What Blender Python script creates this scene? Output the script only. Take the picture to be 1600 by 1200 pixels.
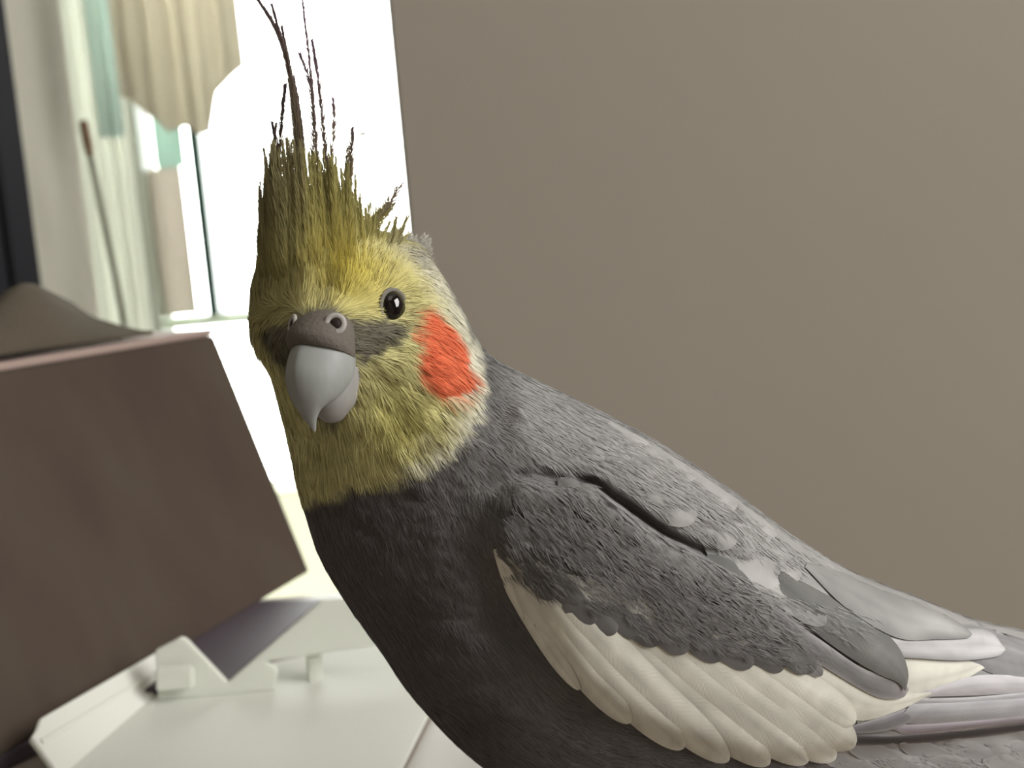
import bpy, bmesh, math, random
import numpy as np
from mathutils import Vector, Matrix
from mathutils.bvhtree import BVHTree

random.seed(5)
rng = np.random.default_rng(11)
SC = bpy.context.scene
COL = SC.collection
for o in list(bpy.data.objects):
    bpy.data.objects.remove(o)

# ------------------------------------------------------------------ camera, sky, lights, exposure
FPX = 2200.0                       # focal length in pixels of the 1600 x 1200 frame
D = 0.22                           # distance of the bird
S = D / FPX                        # one pixel at the bird
PITCH, ROLL = math.radians(8), math.radians(5)
CAM = np.array([0.0, 0.0, 0.90])
F = np.array([0, math.cos(PITCH), -math.sin(PITCH)])
R0 = np.array([1.0, 0, 0]); U0 = np.array([0, math.sin(PITCH), math.cos(PITCH)])
R = R0 * math.cos(ROLL) - U0 * math.sin(ROLL)
U = U0 * math.cos(ROLL) + R0 * math.sin(ROLL)
cd = bpy.data.cameras.new('camera'); cam = bpy.data.objects.new('camera', cd); COL.objects.link(cam)
cd.sensor_width = 36; cd.lens = FPX / 1600 * 36
cd.clip_start = 0.01
cd.dof.use_dof = True; cd.dof.focus_distance = D - 0.012; cd.dof.aperture_fstop = 30
m = Matrix((R.tolist(), U.tolist(), (-F).tolist())).transposed().to_4x4()
m.translation = CAM.tolist()
cam.matrix_world = m
SC.camera = cam
SC.view_settings.view_transform = 'Standard'; SC.view_settings.look = 'None'
SC.view_settings.gamma = 1; SC.view_settings.use_curve_mapping = False
SC.view_settings.exposure = 0.0
W = bpy.data.worlds.new('overcast_sky'); SC.world = W; W.use_nodes = True
W.node_tree.nodes['Background'].inputs[0].default_value = (1.0, 1.0, 0.985, 1)
W.node_tree.nodes['Background'].inputs[1].default_value = 11.5


def area(name, loc, target, size, power, color):
    l = bpy.data.lights.new(name, 'AREA'); l.shape = 'RECTANGLE'; l.size, l.size_y = size; l.energy = power; l.color = color
    o = bpy.data.objects.new(name, l); COL.objects.link(o); o.location = loc
    o.rotation_euler = (Vector(target) - Vector(loc)).to_track_quat('-Z', 'Y').to_euler()
    return o


area('side_window_light', (1.45, -0.38, 1.55), (0.02, 0.25, 0.9), (1.0, 1.0), 37, (1.0, 0.98, 0.95))
area('ceiling_light', (0.1, -0.5, 2.3), (0.1, 0.2, 0.9), (0.9, 0.9), 2, (1.0, 0.96, 0.9))


# ------------------------------------------------------------------ helpers
def lin(c):
    return tuple((x / 12.92 if x <= .04045 else ((x + .055) / 1.055) ** 2.4) for x in (v / 255 for v in c))


def A(*c):
    return np.array(lin(c))


def px_at_y(px, py, Y):
    d = F + R * (px - 800) / FPX + U * (600 - py) / FPX
    return CAM + d * ((Y - CAM[1]) / d[1])


def px_at_z(px, py, Z):
    d = F + R * (px - 800) / FPX + U * (600 - py) / FPX
    return CAM + d * ((Z - CAM[2]) / d[2])


def mat(name, color, rough=.6, spec=.3, noise=0.0, nscale=60, bump=0.0, bscale=300, trans=0.0, sheen=0.0):
    mt = bpy.data.materials.new(name); mt.use_nodes = True
    nt = mt.node_tree; b = nt.nodes['Principled BSDF']
    b.inputs['Roughness'].default_value = rough
    b.inputs['Specular IOR Level'].default_value = spec
    c = (*lin(color), 1)
    b.inputs['Base Color'].default_value = c
    tc = nt.nodes.new('ShaderNodeTexCoord')
    if noise:
        n = nt.nodes.new('ShaderNodeTexNoise'); n.inputs['Scale'].default_value = nscale; n.inputs['Detail'].default_value = 4
        r = nt.nodes.new('ShaderNodeMix'); r.data_type = 'RGBA'
        r.inputs[6].default_value = tuple(x * (1 - noise) for x in c[:3]) + (1,)
        r.inputs[7].default_value = tuple(min(1, x * (1 + noise)) for x in c[:3]) + (1,)
        nt.links.new(tc.outputs['Object'], n.inputs['Vector'])
        nt.links.new(n.outputs['Fac'], r.inputs[0]); nt.links.new(r.outputs[2], b.inputs['Base Color'])
    if bump:
        n2 = nt.nodes.new('ShaderNodeTexNoise'); n2.inputs['Scale'].default_value = bscale
        bp = nt.nodes.new('ShaderNodeBump'); bp.inputs['Strength'].default_value = bump; bp.inputs['Distance'].default_value = .001
        nt.links.new(tc.outputs['Object'], n2.inputs['Vector'])
        nt.links.new(n2.outputs['Fac'], bp.inputs['Height']); nt.links.new(bp.outputs[0], b.inputs['Normal'])
    if trans:
        t = nt.nodes.new('ShaderNodeBsdfTranslucent'); t.inputs[0].default_value = c
        mx = nt.nodes.new('ShaderNodeMixShader'); mx.inputs[0].default_value = trans
        out = nt.nodes['Material Output']
        nt.links.new(b.outputs[0], mx.inputs[1]); nt.links.new(t.outputs[0], mx.inputs[2]); nt.links.new(mx.outputs[0], out.inputs[0])
    return mt


def link(name, me, m, parent=None, label=None, cat=None, group=None, kind=None, smooth=False):
    o = bpy.data.objects.new(name, me); COL.objects.link(o)
    if m is not None:
        me.materials.append(m)
    if smooth:
        me.polygons.foreach_set('use_smooth', np.ones(len(me.polygons), bool))
    if parent is not None:
        o.parent = parent
    for k, v in (('label', label), ('category', cat), ('group', group), ('kind', kind)):
        if v:
            o[k] = v
    return o


def empty(name, loc, label, cat, group=None):
    o = bpy.data.objects.new(name, None); COL.objects.link(o); o.location = loc; o.empty_display_size = .02
    o['label'] = label; o['category'] = cat
    if group:
        o['group'] = group
    return o


def box_mesh(name, lo, hi, bevel=0.0):
    bm = bmesh.new(); bmesh.ops.create_cube(bm, size=1)
    lo = np.array(lo); hi = np.array(hi)
    for v in bm.verts:
        v.co = Vector(((lo + hi) / 2 + np.array(v.co) * (hi - lo)).tolist())
    if bevel:
        bmesh.ops.bevel(bm, geom=bm.edges[:], offset=bevel, segments=2, affect='EDGES')
    me = bpy.data.meshes.new(name); bm.to_mesh(me); bm.free(); return me


def prism_mesh(name, front, off, bevel=0.0):
    """front: list of 3D points of a planar outline; off: extrusion vector"""
    bm = bmesh.new()
    a = [bm.verts.new(tuple(p)) for p in front]; b = [bm.verts.new(tuple(np.array(p) + off)) for p in front]
    n = len(a)
    bm.faces.new(a); bm.faces.new(b[::-1])
    for i in range(n):
        bm.faces.new((a[i], b[i], b[(i + 1) % n], a[(i + 1) % n]))
    bmesh.ops.recalc_face_normals(bm, faces=bm.faces[:])
    if bevel:
        bmesh.ops.bevel(bm, geom=bm.edges[:], offset=bevel, segments=2, affect='EDGES')
    me = bpy.data.meshes.new(name); bm.to_mesh(me); bm.free(); return me


def grid_mesh(name, P, close_u=False, cap=False):
    """P: (nu, nv, 3) grid; close_u wraps the second index"""
    nu, nv = P.shape[:2]
    vs = P.reshape(-1, 3)
    i = np.arange(nu - 1)[:, None]; nj = nv if close_u else nv - 1
    j = np.arange(nj)[None, :]; j2 = (j + 1) % nv
    f = np.stack([i * nv + j, i * nv + j2, (i + 1) * nv + j2, (i + 1) * nv + j], -1).reshape(-1, 4)
    me = bpy.data.meshes.new(name)
    faces = f.tolist()
    if cap:
        faces.append(list(range(nv))[::-1]); faces.append([(nu - 1) * nv + k for k in range(nv)])
    me.from_pydata(vs.tolist(), [], faces); me.update()
    return me


def tube_mesh(name, pts, rad, seg=10):
    pts = np.array(pts, float); n = len(pts)
    rad = np.broadcast_to(np.array(rad, float), (n,))
    T = np.gradient(pts, axis=0); T /= np.linalg.norm(T, axis=1)[:, None]
    ref = np.array([0.3, 0.2, 1.0]) if abs(T[0][2]) < .8 * np.linalg.norm(T[0]) else np.array([1.0, 0.2, 0])
    N = np.cross(T, ref); N /= np.linalg.norm(N, axis=1)[:, None]; Bn = np.cross(T, N)
    th = np.linspace(0, 2 * math.pi, seg, endpoint=False)
    P = pts[:, None] + rad[:, None, None] * (N[:, None] * np.cos(th)[None, :, None] + Bn[:, None] * np.sin(th)[None, :, None])
    return grid_mesh(name, P, True, True)


def catmull(P, n):
    P = np.array(P, float); k = len(P)
    E = np.vstack([2 * P[0] - P[1], P, 2 * P[-1] - P[-2]])
    t = np.linspace(0, k - 1 - 1e-9, n); i = t.astype(int); u = (t - i)[:, None]
    p0, p1, p2, p3 = E[i], E[i + 1], E[i + 2], E[i + 3]
    return .5 * (2 * p1 + (p2 - p0) * u + (2 * p0 - 5 * p1 + 4 * p2 - p3) * u * u + (3 * p1 - p0 - 3 * p2 + p3) * u ** 3)


def sstep(a, b, x):
    t = np.clip((x - a) / (b - a), 0, 1); return t * t * (3 - 2 * t)


def hash2(ix, iy, s):
    h = np.sin(ix * 127.1 + iy * 311.7 + s * 74.7) * 43758.5453
    return h - np.floor(h)


def vnoise(x, y, s=0.0):
    ix, iy = np.floor(x), np.floor(y); fx, fy = x - ix, y - iy
    fx = fx * fx * (3 - 2 * fx); fy = fy * fy * (3 - 2 * fy)
    a, b = hash2(ix, iy, s), hash2(ix + 1, iy, s); c, d = hash2(ix, iy + 1, s), hash2(ix + 1, iy + 1, s)
    return (a + (b - a) * fx) * (1 - fy) + (c + (d - c) * fx) * fy


def seg_dist(x, y, poly, closed=False):
    poly = np.array(poly, float); best = np.full(np.shape(x), 1e9)
    n = len(poly)
    for i in range(n if closed else n - 1):
        a, b = poly[i], poly[(i + 1) % n]; d = b - a
        t = np.clip(((x - a[0]) * d[0] + (y - a[1]) * d[1]) / (d @ d), 0, 1)
        best = np.minimum(best, np.hypot(x - a[0] - t * d[0], y - a[1] - t * d[1]))
    return best


def inside(x, y, poly):
    poly = np.array(poly, float); r = np.zeros(np.shape(x), bool); n = len(poly)
    for i in range(n):
        (x1, y1), (x2, y2) = poly[i], poly[(i + 1) % n]
        if y1 == y2:
            continue
        c = ((y1 > y) != (y2 > y)) & (x < (x2 - x1) * (y - y1) / (y2 - y1) + x1)
        r ^= c
    return r


def sdist(x, y, poly):
    """signed distance in pixels, positive inside"""
    d = seg_dist(x, y, poly, True)
    return np.where(inside(x, y, poly), d, -d)


# ------------------------------------------------------------------ the room
TABLE = 0.90 - 0.128
wall_m = mat('wall_paint', (158, 152, 141), .9, .1, .03, 6, .15, 900)
wall_pale = mat('pale_wall_paint', (205, 203, 196), .9, .1, .02, 5)
floor_m = mat('floor_boards', (150, 125, 100), .6, .3, .15, 12)
ceil_m = mat('ceiling_paint', (215, 212, 205), .95, .1, .02, 4)
WY = 1.30                      # window plane
PY = 0.80                      # face of the grey wall
edge = px_at_y(622, 190, PY)[0]
link('floor', box_mesh('floor', (-1.7, -1.6, -.05), (1.7, WY + .1, 0)), floor_m, kind='structure')
link('ceiling', box_mesh('ceiling', (-1.7, -1.6, 2.45), (1.7, WY + .1, 2.5)), ceil_m, kind='structure')
link('wall_right', box_mesh('wall_right', (1.65, -1.6, 0), (1.7, WY + .1, 2.45)), wall_m, kind='structure')
link('wall_left', box_mesh('wall_left', (-1.7, -1.6, 0), (-1.65, WY + .1, 2.45)), wall_m, kind='structure')
link('wall_front', box_mesh('wall_front', (-1.65, -1.6, 0), (1.65, -1.55, 2.45)), wall_m, kind='structure')
link('wall_back', box_mesh('wall_back', (edge, PY, 0), (1.65, WY, 2.45), .002), wall_m, kind='structure')
wl = px_at_y(-60, 300, WY)[0]
link('wall_window_side', box_mesh('wall_window_side', (-1.65, WY - .02, 0), (wl, WY + .1, 2.45)), wall_pale, kind='structure')
zpar = .12
YO = WY + .9
zout = px_at_y(455, 768, YO)[2]
par_m = mat('cream_paint', (122, 121, 106), .8, .2, .02, 8)
link('wall_window_below', box_mesh('wall_window_below', (wl, WY, 0), (edge + .1, WY + .1, zpar)), par_m, kind='structure')
link('wall_balcony', box_mesh('wall_balcony', (-2.2, YO, -.2), (1.2, YO + .12, zout), .004), par_m, kind='structure')
link('wall_window_above', box_mesh('wall_window_above', (wl, WY, 2.0), (edge + .1, WY + .1, 2.45)), wall_pale, kind='structure')

# the window: one thing of the setting, its bars and panes its parts
fr_m = mat('window_frame_paint', (176, 180, 168), .5, .4, .03, 20)
teal_m = mat('teal_glass_edge', (20, 70, 58), .3, .5, .05, 30)
sill_m = mat('window_rail_paint', (238, 244, 232), .5, .4, trans=.5)
glass_m = bpy.data.materials.new('window_glass'); glass_m.use_nodes = True
nt = glass_m.node_tree; nt.nodes.clear()
ou = nt.nodes.new('ShaderNodeOutputMaterial'); tr = nt.nodes.new('ShaderNodeBsdfTransparent'); gl = nt.nodes.new('ShaderNodeBsdfGlossy')
gl.inputs['Roughness'].default_value = .02; tr.inputs[0].default_value = (.98, 1, .985, 1)
mx = nt.nodes.new('ShaderNodeMixShader'); fz = nt.nodes.new('ShaderNodeFresnel'); fz.inputs[0].default_value = 1.45
nt.links.new(fz.outputs[0], mx.inputs[0]); nt.links.new(tr.outputs[0], mx.inputs[1]); nt.links.new(gl.outputs[0], mx.inputs[2])
nt.links.new(mx.outputs[0], ou.inputs[0])

zr = px_at_y(340, 500, WY)[2]
win = link('window_1', box_mesh('window_frame', (wl, WY + .005, zpar), (edge + .06, WY + .05, zpar + .012)), fr_m, kind='structure')


def bar(name, x0, x1, z0, z1, m, y0=WY, y1=WY + .04):
    return link(name, box_mesh(name, (x0, y0, z0), (x1, y1, z1), .001), m, win)


def xat(px, py, Y=WY):
    return px_at_y(px, py, Y)[0]


bar('mullion', xat(208, 250), xat(226, 250), zpar, 2.0, fr_m, WY - .02, WY + .04)
bar('mullion', xat(304, 300), xat(320, 300), zr, 2.0, teal_m)
bar('rail', xat(235, 500), edge + .05, zr - .004, zr + .004, sill_m, WY - .01, WY + .04)
link('pane', box_mesh('pane', (wl, WY + .045, zpar), (edge + .09, WY + .049, 2.0)), glass_m, win)

smud = mat('water_spot', (200, 204, 200), .5, .3)
for k, (sx, sy, sr) in enumerate([(553, 99, 6), (566, 209, 7), (538, 214, 3), (570, 241, 3), (573, 290, 5), (578, 322, 8), (586, 97, 2), (597, 208, 2), (565, 180, 3)]):
    c = px_at_y(sx, sy, WY + .044); r = sr * c[1] / FPX * 1.3
    pts = [c + r * (1 + .25 * math.sin(q * 2.1 + k)) * np.array([math.cos(q), 0, math.sin(q)]) for q in np.linspace(0, 2 * math.pi, 10, endpoint=False)]
    link('water_spot', prism_mesh('water_spot', pts, np.array([0, .0006, 0])), smud, win)


def poly_y(pts, Y):
    return [px_at_y(a, b, Y) for a, b in pts]


zc1 = px_at_y(260, 262, WY)[2]
bar('side_panel', xat(236, 380), xat(292, 380), zr + .007, zc1, mat('beige_panel', (232, 224, 217), .8, .2, .03, 12, trans=.27), WY + .01, WY + .014)
bar('top_panel', xat(236, 230), xat(282, 230), zc1, 2.0, mat('teal_panel', (203, 225, 217), .6, .3, .03, 12, trans=.34), WY + .01, WY + .014)

# dark tall cabinet at the far left
cab = empty('cabinet', (xat(-60, 300, .95), .99, 0), 'tall dark navy cabinet beside the white curtain, cut by the frame', 'cabinet')
cx0, cx1 = xat(-420, 300, .95) - cab.location.x, xat(24, 236, .95) - cab.location.x - .013
cab.rotation_euler = (0, 0, math.radians(24))
navy = mat('navy_lacquer', (18, 22, 32), .4, .4, .05, 15)
link('side_panel', box_mesh('side_panel', (cx1 - .018, -.04, 0), (cx1, .06, 1.9), .002), navy, cab)
link('side_panel', box_mesh('side_panel', (cx0, -.04, 0), (cx0 + .018, .06, 1.9), .002), navy, cab)
link('back_panel', box_mesh('back_panel', (cx0 + .018, .045, 0), (cx1 - .018, .058, 1.9)), navy, cab)
link('top_panel', box_mesh('top_panel', (cx0 + .018, -.04, 1.88), (cx1 - .018, .045, 1.9)), navy, cab)
link('door', box_mesh('door', (cx0 + .02, -.035, .05), (cx1 - .02, -.015, 1.87), .002), navy, cab)


def curtain(name, x0, x1, z0, z1, Y, amp, waves, m, label=None, cat='curtain', parent=None, thick=.0):
    nx, nz = 90, 12
    x = np.linspace(x0, x1, nx); z = np.linspace(z0, z1, nz)
    P = np.zeros((nz, nx, 3)); P[..., 0] = x[None]; P[..., 2] = z[:, None]
    ph = np.linspace(0, waves * 2 * math.pi, nx)
    P[..., 1] = Y + amp * np.sin(ph + .6 * np.sin(ph * .37))[None] * (1 + .2 * np.sin(np.arange(nz) * .7))[:, None]
    me = grid_mesh(name, P)
    o = link(name, me, m, parent, label, cat if label else None, smooth=True)
    md = o.modifiers.new('cloth', 'SOLIDIFY'); md.thickness = .0012
    return o


cw = mat('white_curtain_cloth', (232, 229, 222), .9, .1, .02, 40, .1, 800, trans=.36)
curtain('curtain', xat(-10, 240, 1.09), xat(132, 300, 1.09), .02, 1.98, 1.09, .003, 2, cw, 'plain white curtain hanging beside the dark navy cabinet')
cs = mat('sheer_cloth', (238, 239, 232), .9, .1, .02, 40, .1, 800, trans=.41)
curtain('sheer_curtain', xat(127, 300, 1.2), xat(214, 300, 1.2), .02, 1.98, 1.2, .004, 4, cs, 'thin cream curtain behind the slanting wooden stick', 'curtain')
# two hanging cloths at the top of it
ct = mat('teal_cloth', (222, 234, 229), .9, .1, .03, 30, trans=.45)
zt = px_at_y(165, 215, 1.14)[2]
curtain('hanging_cloth', xat(146, 120, 1.14), xat(186, 120, 1.14), zt, 1.95, 1.14, .003, 2, ct, 'narrow pale teal cloth hanging over the thin cream curtain', 'cloth')

# beige blind with a stepped lower edge: overlapping strips of cloth
bl = empty('beige_cloth', (xat(285, 60, 1.1), 1.10, 1.9), 'beige cloth hung in strips with a ragged lower edge before the bright window', 'hanging cloth')
cb = mat('beige_cloth', (240, 235, 222), .9, .1, .03, 50, .15, 700, trans=.45)
edges = [(188, 150), (206, 158), (224, 176), (242, 186), (262, 207), (280, 200), (294, 196), (308, 210), (328, 206), (340, 142), (356, 124), (381, 104)]
tops = -420
for i in range(len(edges) - 1):
    (xa, ya), (xb, yb) = edges[i], edges[i + 1]
    n = 7
    P = np.zeros((8, n, 3))
    for k, q in enumerate(np.linspace(-.04, 1.04, n)):
        pxx, pyy = xa + (xb - xa) * q, ya + (yb - ya) * q
        lo = px_at_y(pxx, pyy, 1.1)
        for j, zz in enumerate(np.linspace(lo[2], 1.95, 8)):
            P[j, k] = (lo[0], 1.10 + .0012 * math.sin(q * math.pi) * (1 if i % 2 else -1) + .0015 * (i % 2), zz)
    P -= np.array(bl.location)
    o = link('strip', grid_mesh('strip', P), cb, bl, smooth=True)
    md = o.modifiers.new('cloth', 'SOLIDIFY'); md.thickness = .0012
link('rod', tube_mesh('rod', [(-.09, 0, .055), (.08, 0, .055)], .006, 12), fr_m, bl)

# slanting stick
a, b = px_at_y(130, 188, 1.02), px_at_y(206, 560, 1.02)
d = b - a
fo = a + d * ((.0 - a[2]) / d[2])
st = empty('wooden_stick', fo.tolist(), 'thin slanting stick with a brown tip in front of the cream curtain', 'stick')
off = np.array(st.location)
d = (b - a)
link('shaft', tube_mesh('shaft', [a + d * .12 - off, a + d * ((.001 - a[2]) / d[2]) - off], .0022, 10), mat('grey_wood', (150, 150, 132), .7, .2, .1, 40), st, smooth=True)
link('tip', tube_mesh('tip', [a - off, a + d * .02 - off, a + d * .1 - off, a + d * .15 - off], [.0026, .0034, .0034, .0022], 10), mat('brown_wood', (160, 130, 105), .7, .2, .1, 40), st, smooth=True)

# ------------------------------------------------------------------ the table
TY = px_at_z(530, 922, TABLE)[1]
tab_m = mat('table_top_laminate', (150, 140, 130), .45, .4, .06, 25)
tb = empty('table', (0, 0, 0), 'grey beige table under the white carton and the cockatiel', 'table')
link('tabletop', box_mesh('tabletop', (-.5, -.16, TABLE - .025), (.06, TY, TABLE), .003), tab_m, tb)
for sx in (-.46, .03):
    for sy in (-.12, TY - .04):
        link('leg', box_mesh('leg', (sx - .02, sy - .02, 0), (sx + .02, sy + .02, TABLE - .025), .002), tab_m, tb)

# ------------------------------------------------------------------ dark wooden box with flared sides
wood = bpy.data.materials.new('dark_wood'); wood.use_nodes = True
nt = wood.node_tree; b_ = nt.nodes['Principled BSDF']; b_.inputs['Roughness'].default_value = .42; b_.inputs['Specular IOR Level'].default_value = .35
tc = nt.nodes.new('ShaderNodeTexCoord'); mp = nt.nodes.new('ShaderNodeMapping'); mp.inputs['Scale'].default_value = (14, 14, 1.5)
nz = nt.nodes.new('ShaderNodeTexNoise'); nz.inputs['Scale'].default_value = 2.2; nz.inputs['Detail'].default_value = 5
cr = nt.nodes.new('ShaderNodeValToRGB'); cr.color_ramp.elements[0].color = (*lin((68, 56, 50)), 1); cr.color_ramp.elements[1].color = (*lin((80, 70, 60)), 1)
cr.color_ramp.elements[0].position = .35; cr.color_ramp.elements[1].position = .68
nt.links.new(tc.outputs['Object'], mp.inputs[0]); nt.links.new(mp.outputs[0], nz.inputs['Vector']); nt.links.new(nz.outputs['Fac'], cr.inputs[0])
nt.links.new(cr.outputs[0], b_.inputs['Base Color'])


def Pd(px, py, d):
    return CAM + (F + R * (px - 800) / FPX + U * (600 - py) / FPX) * d


ZS = TABLE + .004
BR = px_at_z(484, 893, ZS)
BLf = px_at_z(-235, 1324, ZS)
dBR = (BR - CAM) @ F
TR = Pd(335, 524, dBR + .012)
nrm = np.cross(TR - BR, BLf - BR); nrm /= np.linalg.norm(nrm)
if nrm[1] < 0:
    nrm = -nrm


def on_front(px, py):
    dd = F + R * (px - 800) / FPX + U * (600 - py) / FPX
    return CAM + dd * (((BR - CAM) @ nrm) / (dd @ nrm))


TLf = on_front(-175, 611)
# dark board under the box
s1 = px_at_z(503, 937, ZS); s2 = px_at_z(355, 1066, ZS); s2 = s1 + (s2 - s1) * .985
back_dir = (s1 - s2) / np.linalg.norm(s1 - s2); side_dir = np.array([-back_dir[1], back_dir[0], 0])
if side_dir[0] > 0:
    side_dir = -side_dir
bo = empty('dark_board', [*s1[:2], TABLE], 'flat dark purple grey board under the dark brown wooden box', 'board')
o0 = np.array(bo.location)
bl_ = px_at_z(-260, 1300, ZS)
brd = [s1 - o0, s2 - o0, np.array([s2[0] - .02, s2[1] + .001, ZS]) - o0, bl_ - o0, bl_ + np.array([-.01, .16, 0]) - o0, s1 + side_dir * .2 - o0]
link('board', prism_mesh('board', brd, np.array([0, 0, -.0038]), .0004), mat('purple_grey_board', (88, 80, 88), .55, .3, .06, 30), bo)
nh = np.array([nrm[0], nrm[1], 0]); nh /= np.linalg.norm(nh)
bx = empty('wooden_box', BR.tolist(), 'dark brown wooden box with a cloth on top, left of the bird', 'box')
th = .006
fr = [TR - BR, BR - BR, BLf - BR, TLf - BR]
link('front_panel', prism_mesh('front_panel', fr, nh * th, .0006), wood, bx)
dep = nh * .10
link('back_panel', prism_mesh('back_panel', [p + dep for p in fr], nh * th, .0006), wood, bx)
inner = (TLf - TR) / np.linalg.norm(TLf - TR)
link('side_panel', prism_mesh('side_panel', [fr[0] + nh * th, fr[1] + nh * th, fr[1] + dep, fr[0] + dep], inner * th, .0005), wood, bx)
link('side_panel', prism_mesh('side_panel', [fr[3] + nh * th, fr[2] + nh * th, fr[2] + dep, fr[3] + dep], -inner * th, .0005), wood, bx)
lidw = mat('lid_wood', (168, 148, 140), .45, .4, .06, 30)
up = np.array([0, 0, 1.0])
link('lid', prism_mesh('lid', [fr[0] + up * .0002, fr[3] + up * .0002, fr[3] + dep + nh * th, fr[0] + dep + nh * th], up * .0022, .0005), lidw, bx)

# cloth heaped on the lid
clm = mat('olive_cloth', (88, 81, 70), .95, .1, .12, 60, .4, 500)
n1, n2 = 60, 30
uu = np.linspace(0, 1, n1); vv = np.linspace(0, 1, n2)
q0 = TR + up * .003
Pc = np.zeros((n2, n1, 3))
TRd, TLd = fr[0], fr[3]
for i, v in enumerate(vv):
    for j, u in enumerate(uu):
        t = .20 + .80 * u                                   # along the box from the right end to the left
        base = BR + TRd + (TLd - TRd) * t + nh * (.004 + .06 * v) + up * .003
        rel = base - CAM; dz = rel @ F; pxx = 800 + FPX * (rel @ R) / dz
        hp_ = float(np.interp(pxx, [-300, -150, -60, 0, 25, 45, 65, 90, 120, 150, 185, 232, 300], [30, 44, 56, 70, 82, 86, 80, 66, 48, 30, 14, 2, 0]))
        ridge = min(1, math.sin(math.pi * (.004 + .97 * v)) * 1.25) ** .8
        h = .0004 + 1.0 * hp_ * dz / FPX * ridge * (1 + .06 * math.sin(u * 19 + v * 9)) + .0012 * ridge * math.sin(v * 14 + u * 11) * min(1, hp_ / 40)
        Pc[i, j] = base + up * h
oc = link('folded_cloth', grid_mesh('folded_cloth', Pc), clm, None, 'crumpled grey olive cloth heaped on the dark brown wooden box', 'cloth', smooth=True)
md = oc.modifiers.new('cloth', 'SOLIDIFY'); md.thickness = .0012; md.offset = -1
# ochre pouch behind it on the lid
bm = bmesh.new(); bmesh.ops.create_uvsphere(bm, u_segments=32, v_segments=20, radius=1)
pc = BR + TRd + (TLd - TRd) * .74 + nh * .086 + up * .015
for v in bm.verts:
    k = lambda q: math.copysign(abs(q) ** .6, q)
    x, y, z = k(v.co.x), k(v.co.y), k(v.co.z)
    p = pc + inner * x * .024 + nh * y * .016 + up * z * .012 * (1 + .12 * math.sin(x * 5))
    v.co = p.tolist()
me = bpy.data.meshes.new('ochre_pouch'); bm.to_mesh(me); bm.free()
link('ochre_pouch', me, mat('ochre_cloth', (150, 124, 66), .95, .1, .1, 60, .3, 500), None, 'small ochre pouch behind the olive cloth on the box', 'pouch', smooth=True)

# ------------------------------------------------------------------ white carton with a notched wall
card = mat('white_card', (240, 242, 234), .7, .2, .02, 20, .1, 500, trans=.22)
base_px = [(84, 1188), (238, 1091), (415, 1044), (600, 1004), (700, 1075), (675, 1110), (560, 1340), (130, 1420)]
ca = empty('white_carton', px_at_z(400, 1150, TABLE).tolist(), 'open white carton with a notched back wall in front of the dark box', 'carton')
o0 = np.array(ca.location)
zb = TABLE + .0004
link('base', prism_mesh('base', [px_at_z(a, b, zb) - o0 for a, b in base_px], np.array([0, 0, .0012])), card, ca)
YB = min(px_at_z(300, 1088, zb + .0012)[1], s2[1] - .004)
back_px = [(246, 1090), (242, 1018), (282, 997), (290, 1000), (355, 1068), (503, 939), (566, 936), (650, 985), (592, 1008), (412, 1034), (432, 1045), (430, 1082)]
bwp = [px_at_y(a, b, YB) for a, b in back_px]
for q in (0, -1):
    bwp[q][2] = zb + .0012
link('back_wall', prism_mesh('back_wall', [p - o0 for p in bwp], np.array([0, .0022, 0]), .0003), card, ca)
link('peg', prism_mesh('peg', [px_at_y(a, b, YB + .004) - o0 for a, b in [(478, 1022), (500, 1020), (501, 1078), (479, 1080)]], np.array([0, .005, 0]), .0008), card, ca)
link('tab', prism_mesh('tab', [px_at_y(a, b, YB - .004) - o0 for a, b in [(242, 1046), (300, 1043), (302, 1078), (243, 1082)]], np.array([0, .003, 0]), .0006), card, ca)
# left side wall leaning outwards
b0, b1 = px_at_z(96, 1215, zb + .0012), px_at_z(240, 1090, zb + .0012)
t1 = px_at_y(281, 998, YB - .001); t0 = Pd(64, 1122, ((b0 - CAM) @ F) + .010)
tm = Pd(58, 1140, ((b0 - CAM) @ F) + .008); tm2 = Pd(50, 1152, ((b0 - CAM) @ F) + .006)
nrmw = np.cross(b1 - b0, t0 - b0); nrmw /= np.linalg.norm(nrmw)


def flat(p):
    dirn = p - CAM; return CAM + dirn * (((b0 - CAM) @ nrmw) / (dirn @ nrmw))


side = [b0, b1, flat(t1), flat(t0), flat(tm), flat(tm2)]
link('side_wall', prism_mesh('side_wall', [p - o0 for p in side], -nrmw * .0016 if nrmw[0] > 0 else nrmw * .0016, .0003), card, ca)
link('fold_edge', tube_mesh('fold_edge', [flat(Pd(64, 1160, .3)) - o0, flat(Pd(250, 1048, .3)) - o0], .0007, 8), card, ca)

# ------------------------------------------------------------------ the cockatiel
# Its own frame: x to the right, y up, z towards the viewer, one unit = 0.1 mm (a pixel at the bird).
FOOT = CAM + F * (D + .016) + R * (940 - 800) * S + U * (600 - 1500) * S
FOOT[2] = TABLE
bird = empty('cockatiel', FOOT.tolist(), 'grey cockatiel with yellow face, orange cheek patch, tall crest and white wing bar', 'bird')


def kz(z):
    return (D - np.asarray(z) * S) / D


def B(px, py, z):
    """a point of the bird measured in the photograph, at height z towards the viewer"""
    k = kz(z)
    return np.stack(np.broadcast_arrays((np.asarray(px, float) - 800) * k, (600 - np.asarray(py, float)) * k, np.asarray(z, float)), -1)


def unB(L):
    k = kz(L[..., 2])
    return 800 + L[..., 0] / k, 600 - L[..., 1] / k


def toW(L):
    L = np.asarray(L, float)
    w = CAM + F * D + (L[..., 0:1] * R + L[..., 1:2] * U - L[..., 2:3] * F) * S
    return w - FOOT


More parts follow.
